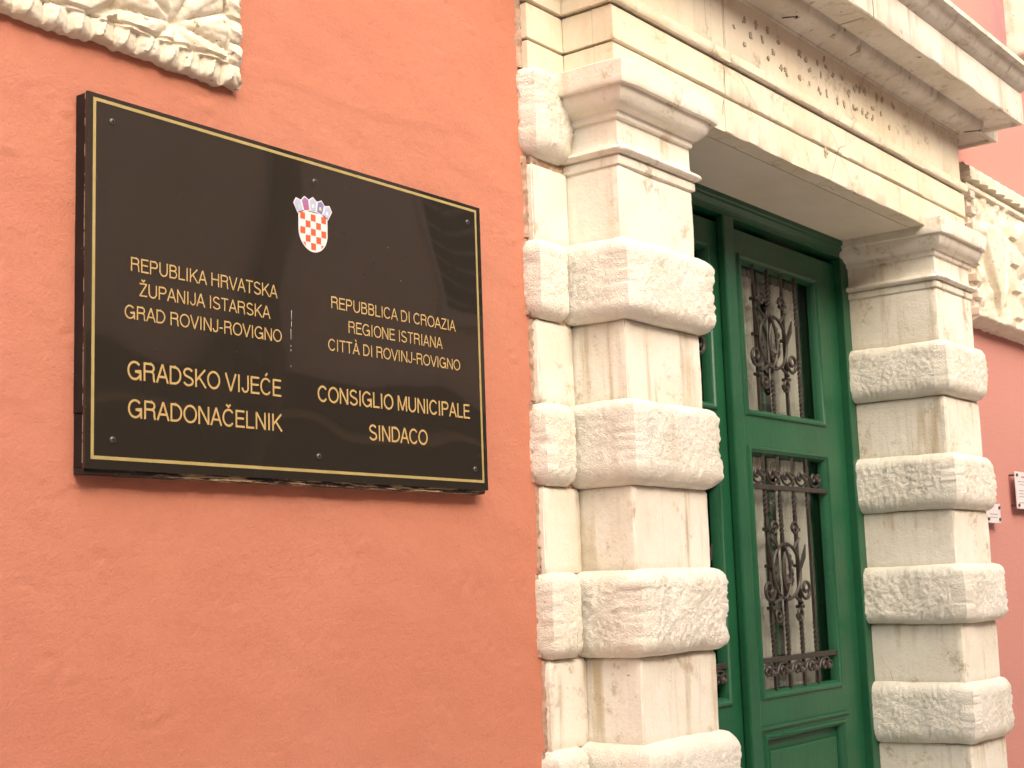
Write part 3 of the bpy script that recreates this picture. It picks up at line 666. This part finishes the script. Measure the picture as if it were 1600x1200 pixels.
# letters as strokes: coordinates in a box of height 1
def A_(cx, cy, rx, ry, a0, a1, n=14): return [(cx+rx*cos(radians(a0+(a1-a0)*i/n)), cy+ry*sin(radians(a0+(a1-a0)*i/n))) for i in range(n+1)]
T = .06   # half stroke
def G(ch):
    t = T
    if ch == 'A': return .90, [[(t*.9, 0), (.45, 1)], [(.45, 1), (.90-t*.9, 0)], [(.20, .33), (.70, .33)]]
    if ch == 'B': return .90, [[(.14, 0), (.14, 1)], [(.14, 1-t), (.50, 1-t)] + A_(.50, .745, .24, .195, 90, -90) + [(.14, .55-t*.1)], [(.14, .55), (.52, .55)] + A_(.52, .305, .27, .245, 90, -90) + [(.14, t)]]
    if ch == 'C': return .98, [A_(.50, .5, .41, .45, 38, 322, 26)]
    if ch == 'D': return .98, [[(.14, 0), (.14, 1)], [(.14, 1-t), (.42, 1-t)] + A_(.42, .5, .44, .44, 90, -90, 18) + [(.14, t)]]
    if ch == 'E': return .84, [[(.14, 0), (.14, 1)], [(.14, 1-t), (.78, 1-t)], [(.14, .53), (.73, .53)], [(.14, t), (.79, t)]]
    if ch == 'G': return 1.06, [A_(.52, .5, .43, .45, 42, 335, 26) + [(.93, .46), (.55, .46)], [(.93, .46), (.93, 0)]]
    if ch == 'H': return .98, [[(.14, 0), (.14, 1)], [(.84, 0), (.84, 1)], [(.14, .53), (.84, .53)]]
    if ch == 'I': return .38, [[(.19, 0), (.19, 1)]]
    if ch == 'J': return .68, [[(.54, 1), (.54, .30)] + A_(.31, .28, .23, .23, 0, -180, 12)]
    if ch == 'K': return .94, [[(.14, 0), (.14, 1)], [(.14, .36), (.83, 1)], [(.37, .56), (.88, 0)]]
    if ch == 'L': return .76, [[(.14, 0), (.14, 1)], [(.14, t), (.72, t)]]
    if ch == 'M': return 1.14, [[(.14, 0), (.14, 1)], [(.15, 1), (.57, .04)], [(.57, .04), (.99, 1)], [(1.0, 0), (1.0, 1)]]
    if ch == 'N': return .98, [[(.14, 0), (.14, 1)], [(.15, .98), (.83, .02)], [(.84, 0), (.84, 1)]]
    if ch == 'O': return 1.06, [A_(.53, .5, .44, .45, 0, 360, 34)]
    if ch == 'P': return .90, [[(.14, 0), (.14, 1)], [(.14, 1-t), (.52, 1-t)] + A_(.52, .715, .26, .225, 90, -90) + [(.14, .49)]]
    if ch == 'R': return .96, [[(.14, 0), (.14, 1)], [(.14, 1-t), (.56, 1-t)] + A_(.56, .735, .24, .205, 90, -90) + [(.14, .53)], [(.58, .53)] + A_(.62, .35, .17, .17, 80, 0, 6) + [(.80, .12), (.86, 0)]]
    if ch == 'S': return .90, [A_(.45, .735, .30, .215, 20, 255, 16) + A_(.46, .265, .33, .215, 75, -165, 18)]
    if ch == 'T': return .84, [[(.42, 0), (.42, 1)], [(.04, 1-t), (.80, 1-t)]]
    if ch == 'U': return .98, [[(.14, 1), (.14, .38)] + A_(.49, .38, .35, .33, 180, 360, 16) + [(.84, 1)]]
    if ch == 'V': return .90, [[(t*.8, 1), (.45, 0)], [(.45, 0), (.90-t*.8, 1)]]
    if ch == 'Z': return .84, [[(.08, 1-t), (.76, 1-t)], [(.74, .95), (.10, .05)], [(.06, t), (.79, t)]]
    if ch == '-': return .46, [[(.06, .38), (.40, .38)]]
    if ch == ' ': return .36, []
ACC = {'Ž': ('Z', 'v'), 'Č': ('C', 'v'), 'Ć': ('C', 'a'), 'À': ('A', 'g')}
def line(txt, x0, x1, z, h, hw):
    gl = []; adv = 0
    for ch in txt:
        acc = None
        if ch in ACC: ch, acc = ACC[ch]
        w, st = G(ch); st = [list(s) for s in st]
        c = w/2
        if acc == 'v': st.append([(c-.17, 1.25), (c, 1.11), (c+.17, 1.25)])
        if acc == 'a': st.append([(c-.05, 1.10), (c+.12, 1.28)])
        if acc == 'g': st.append([(c+.05, 1.10), (c-.12, 1.28)])
        gl.append((adv, st)); adv += w
    lo, hi = .10, adv-.10
    k = (x1-x0)/(hi-lo); parts = []; si = 0
    for a, st in gl:
        for s in st:
            P = [Vector((x0+(a+p[0]-lo)*k, z+p[1]*h)) for p in s]
            closed = (P[0]-P[-1]).length < 1e-6
            if closed: P = P[:-1]
            n = len(P); V = []; si += 1; y = SY-.00055-.00012*(si % 4)
            for i in range(n):
                if closed: a_, b_ = P[i-1], P[(i+1) % n]
                else: a_, b_ = P[max(i-1, 0)], P[min(i+1, n-1)]
                t_ = (b_-a_).normalized(); nn = Vector((-t_.y, t_.x))
                m2 = hw
                if 0 < i < n-1 or closed:
                    e1 = (P[i]-P[i-1]).normalized(); cs = max(.5, nn.dot(Vector((-e1.y, e1.x)))); m2 = hw/cs
                p, q = P[i]+nn*m2, P[i]-nn*m2
                V += [(p.x, y, p.y), (q.x, y, q.y)]
            F = [(2*i, 2*i+1, 2*i+3, 2*i+2) for i in range(n-1)]
            if closed: F.append((2*n-2, 2*n-1, 1, 0))
            parts.append((V, F))
    return join(parts)
for txt, x0, x1, z, h, hw in (
    ('REPUBLIKA HRVATSKA', .084, .448, .8345, .0265, .00145), ('ŽUPANIJA ISTARSKA', .104, .4275, .7895, .0255, .00145), ('GRAD ROVINJ-ROVIGNO', .0715, .459, .7445, .0258, .00145),
    ('GRADSKO VIJEĆE', .079, .456, .6325, .0350, .0021), ('GRADONAČELNIK', .0805, .457, .5625, .0345, .0021),
    ('REPUBBLICA DI CROAZIA', .606, 1.017, .8355, .0262, .0015), ('REGIONE ISTRIANA', .6575, .9675, .7885, .0262, .0015), ('CITTÀ DI ROVINJ-ROVIGNO', .596, 1.0305, .7438, .0255, .0015),
    ('CONSIGLIO MUNICIPALE', .5635, 1.0615, .6325, .0338, .0022), ('SINDACO', .7165, .9065, .5612, .0342, .0022)):
    mk('lettering', line(txt, x0, x1, z, h, hw), M_letter, sign)
mk('scratch', join([([(x-.0006, SY-.0004, z), (x+.0006, SY-.0004, z), (x+.0003, SY-.0004, z-h), (x-.0003, SY-.0004, z-h)], [(0, 1, 2, 3)]) for x, z, h in
    ((.489, .815, .020), (.4885, .792, .012), (.487, .776, .022), (.4865, .742, .003), (.4862, .733, .004), (.4857, .70, .003), (.79, 1.0, .002), (.83, .93, .003))]), M_notice, sign)['kind'] = 'stuff'
# coat of arms
cx, cw, zt_, ys_ = .555, .0425, 1.034, SY-.0005
out = [(cx-cw, zt_)] + [(cx+cw*cos(a), .992+.0435*sin(a)) for a in [pi+pi*i/20 for i in range(21)]] + [(cx+cw, zt_)]
def plate(pts, y, th=.0004):
    n = len(pts); return [(p[0], y-th, p[1]) for p in pts]+[(p[0], y+.0003, p[1]) for p in pts], [tuple(range(n))]+[(k, (k+1) % n, (k+1) % n+n, k+n) for k in range(n)]
crest = mk('coat_of_arms', plate(out, ys_), M_white, sign)
q = .0155; x00 = cx-2.5*q
for r_ in range(5):
    for c_ in range(5):
        if (r_+c_) % 2: continue
        xa = x00+c_*q; za = 1.030-(r_+1)*q
        if r_ == 4 and c_ in (0, 4):
            s_ = 1 if c_ == 0 else -1; xi = xa+(q if c_ == 0 else 0); pts = [(xi, za+q*.9), (xi-s_*q*.45, za+q*.9), (xi, za+q*.35)]
        else: pts = [(xa+.0008, za+.0006), (xa+q-.0008, za+.0006), (xa+q-.0008, za+q-.0006), (xa+.0008, za+q-.0006)]
        mk('red_check', plate(pts, ys_-.0006, .0002), M_red, crest)
crown = []
for i in range(5):
    a0 = (i-2.5)*.21; a1 = (i-1.5)*.21
    def P_(a, r): return (cx+sin(a)*r*1.03, .978-.028+r*cos(a)*1.0+.0)
    am = (a0+a1)/2; r0_, r1_ = .0865, .1105
    pts = [P_(a0, r0_), P_(a1, r0_), P_(a1, r1_), P_(am, r1_+.0075), P_(a0, r1_)]
    mk('crown_field', plate(pts, ys_-.0001*(i % 2)), M_white, crest)
    s = .0022/.1; ins_ = [P_(a0+s, r0_+.002), P_(a1-s, r0_+.002), P_(a1-s, r1_-.0007), P_(am, r1_+.0048), P_(a0+s, r1_-.0007)]
    mk('crown_field', plate(ins_, ys_-.0008, .0002), (M_pblue, M_dblue, M_pblue, M_dblue, M_pblue)[i], crest)
    c_ = P_(am, (r0_+r1_)/2); e = .0036
    if i == 1: chg = [plate([P_(a0+.035, z_), P_(a1-.035, z_), P_(a1-.035, z_+.0045), P_(a0+.035, z_+.0045)], ys_-.0011, .0001) for z_ in (.0895, .0965, .1035)]
    else: chg = [plate([(c_[0]-e, c_[1]-e), (c_[0]+e, c_[1]-e), (c_[0]+e*.6, c_[1]+e), (c_[0]-e*.8, c_[1]+e*.7)], ys_-.0011, .0001)]
    mk('crown_charge', join(chg), (M_pgreen, M_pink, M_white, M_yel, M_white)[i], crest)
for (x, z) in ((.040, 1.108), (.561, 1.103), (1.076, 1.110), (.045, .520), (.562, .518), (1.077, .515)):
    V, F = tube([(x, SY-.0001, z), (x, SY-.0022, z), (x, SY-.0034, z)], .006, 14, radii=[.0064, .0058, .0036])
    s = mk('screw', (V, F), M_screw, sign, True, 50)
    mk('socket', tube([(x, SY-.0032, z), (x, SY-.0038, z)], .0022, 6), M_hole, s)

# ------------------------------------------------------------------ carved stones
def heightfield(x0, x1, z0, z1, step, fn, yb=.01):
    nx = int((x1-x0)/step); nz = int((z1-z0)/step); V, F = [], []
    for j in range(nz+1):
        for i in range(nx+1):
            x = x0+(x1-x0)*i/nx; z = z0+(z1-z0)*j/nz
            y, dx, dz = fn(x, z); V.append((x+dx, -y, z+dz))
    W = nx+1
    for j in range(nz):
        for i in range(nx): a = j*W+i; F.append((a, a+1, a+W+1, a+W))
    border = [i for i in range(W)] + [j*W+nx for j in range(1, nz+1)] + [nz*W+i for i in range(nx-1, -1, -1)] + [j*W for j in range(nz-1, 0, -1)]
    n0 = len(V)
    for b in border: V.append((V[b][0], yb, V[b][2]))
    m_ = len(border)
    for k in range(m_): F.append((border[k], border[(k+1) % m_], n0+(k+1) % m_, n0+k))
    return V, F
def sst(a, b, x):
    t = max(0, min(1, (x-a)/(b-a))); return t*t*(3-2*t)
PX0, PX1, PZ0, PZ1 = -.62, .372, 1.262, 2.0
def relief_left(x, z):
    q = Vector((x, 0, z)); dr = PX1-x; db = z-PZ0; e = min(dr, db)
    u = (x+.035)*.72+(z-1.268); v = -(x+.035)*.72+(z-1.268)
    rx, rz = x-.200, z-1.353; rr = math.hypot(rx*.85, rz); an = math.atan2(rz, rx*.85)
    ros = rr < .128 and x > .045
    if ros:       # daisy: ridged petals with sunk gaps between
        p = abs(sin(an*4.5+.9)); h = .020+.024*p**.55*sst(.006, .05, rr)+.006*sst(.03, .10, rr)
        h += .0025*sin(rr*150)*0+.003*abs(sin(an*13.5))*sst(.03, .08, rr)
        h -= .014*(1-sst(.0, .016, rr))
        h -= .012*sst(.112, .127, rr)
    else:         # sunk lozenge framed by a raised band, leaves in the corners
        m = min(u, v)
        if m > 0: h = .024+.024*sst(.014, .026, m)
        else: h = .024+.022*sst(0, .006, -m)
        if m < -.012:
            h = .034+.012*abs(sin((x*.8+z*1.3)*44+2*sin(x*30)))-.010*(noise.noise(q*24) > .32)
    b = 1-sst(.036, .044, e)
    if b > 0:     # border of worn leaves, each with a mid rib
        t = (x if db < dr else z)*1.0; k = (t/.052) % 1; cr = e/.040
        k = (k+.25*noise.noise(Vector((t*9, 3, 0)))) % 1; leaf = (1-abs(2*k-1))**.6*(.7+.5*noise.noise(Vector((t*14, 8, 0)))); rib = .006*(abs(2*k-1-.6*(cr-.5)) < .12)
        hb = .030+.014*leaf*(.45+.55*sin(min(1, max(0, cr))*pi))+rib*(cr > .15)
        hb -= .007*(abs(k-.08) < .05)
        h = h*(1-b)+hb*b
    if .042 < e < .050: h -= .010
    h += .0022*noise.noise(q*30)+.0026*noise.noise(q*75)+.0014*noise.noise(q*150)-.006*max(0, noise.noise(q*38)-.35)
    h = .002+h*.74*sst(-.022, .010, e)
    j = .007*noise.noise(Vector((x*22, 9, z*22)))+.005*noise.noise(Vector((x*60, 9, z*60)))
    f = max(0, 1-e/.02)
    return h, j*f if dr < .02 else 0, (j+.006*noise.noise(Vector((x*6, 0, 0))))*f if db < .02 else 0
tag(mk('stone_relief', heightfield(PX0, PX1, PZ0, PZ1, .0034, relief_left), M_carved, None, True, 55), 'weathered carved stone relief with a daisy rosette above the black sign', 'relief')
QX0, QX1, QZ0, QZ1 = 4.50, 5.9, 1.305, 2.005
def relief_right(x, z):
    q = Vector((x, 1, z)); dl = x-QX0; db = z-QZ0; dt = QZ1-z; h = .050
    tx, tz = x-4.83, z-1.37
    a = math.atan2(tx, max(.001, tz)); r = math.hypot(tx, tz)
    h += .012*max(0, sin(x*36)*sin(z*44))
    if .06 < dl < .12: h = .050+.026*abs(sin(z*30))
    fan = sst(.50, .44, abs(a))*sst(.43, .39, r)*(tz > 0)      # fan-shaped leaf rising from its tip
    h = h*(1-fan)+fan*(.072+.016*abs(sin(a*11))**.7*sst(.02, .12, r))
    if x > 5.0: h = h*(1-sst(5.0, 5.01, x))+sst(5.0, 5.01, x)*(.065+.018*sst(-.3, .3, sin(z*50)))
    if x > 5.10:
        r2 = math.hypot(x-5.35, z-1.66); h = .05+.03*abs(sin(math.atan2(z-1.66, x-5.35)*3.5))*sst(.26, .22, r2)
    tooth = sst(-.25, .25, sin(z*85))
    if dl < .055: h = .064+.022*tooth
    bead = abs(sin(x*29))**.6
    if dt < .065: h = .066+.026*bead*sst(.0, .02, dt)
    elif dt < .085: h = .046
    elif dt < .105: h = .068
    if db < .05: h = .085*sst(-.02, .03, db)+.012*noise.noise(q*18)
    h += .003*noise.noise(q*30)+.002*noise.noise(q*80)
    jx = .006*tooth if dl < .01 else 0
    jz = .008*noise.noise(Vector((x*20, 1, 1))) if db < .01 else (.005*bead if dt < .008 else 0)
    return h, -jx, jz
tag(mk('stone_relief', heightfield(QX0, QX1, QZ0, QZ1, .0045, relief_right), M_carved, None, True, 45), 'carved stone relief with a fan-shaped leaf, half hidden behind the right pilaster', 'relief')
def relief_far(x, z):
    q = Vector((x, 2, z)); e = min(x-5.46, z-2.76); h = .13
    if e < .07: h = .13*math.sqrt(max(.02, 1-(1-e/.07)**2))
    h += .012*noise.noise(q*12)+.006*noise.noise(q*34)
    return h, .02*noise.noise(Vector((0, 3, z*9))) if x < 5.5 else 0, 0
tag(mk('carved_stone_block', heightfield(5.46, 6.5, 2.76, 3.9, .02, relief_far), M_carved, None, True, 60), 'rounded rough stone block high on the wall above the cornice, at the right edge', 'stone block')

# ------------------------------------------------------------------ small notices on the right wall
def notice(x0, x1, z0, z1, label, red):
    t = thing('notice_plaque', label, 'plaque', ((x0+x1)/2, 0, z0), 'clear acrylic notices right of the doorway')
    mk('board', box(x0, x1, -.034, -.030, z0, z1, .0008), M_notice, t)
    for x in (x0+.018, x1-.018):
        for z in (z0+.016, z1-.016):
            mk('standoff', join([tube([(x, -.029, z), (x, -.001, z)], .005, 8), tube([(x, -.0342, z), (x, -.040, z)], .007, 10)]), M_screw, t, True)
    rows = []
    n = max(2, int((z1-z0-.05)/.0135))
    for k in range(n):
        if k in (2, 6): continue
        zc = z1-.045-k*.0135; ind = random.uniform(.02, .05)
        xx = x0+ind
        while xx < x1-ind:
            w = random.uniform(.006, .02); rows.append(box(xx, min(xx+w, x1-ind), -.0346, -.0342, zc-.0014, zc+.0014)); xx += w+.004
    mk('fine_print', join(rows), M_ink, t)['kind'] = 'stuff'
    if red: mk('heading', join([box((x0+x1)/2-.05, (x0+x1)/2+.05, -.0347, -.0342, z1-.026, z1-.020)]), M_inkred, t)
notice(4.937, 5.20, .517, .684, 'white notice plaque on steel standoffs at the right edge of the picture', True)
notice(4.53, 4.706, .448, .53, 'white notice plaque peeping out from behind the right pilaster', False)
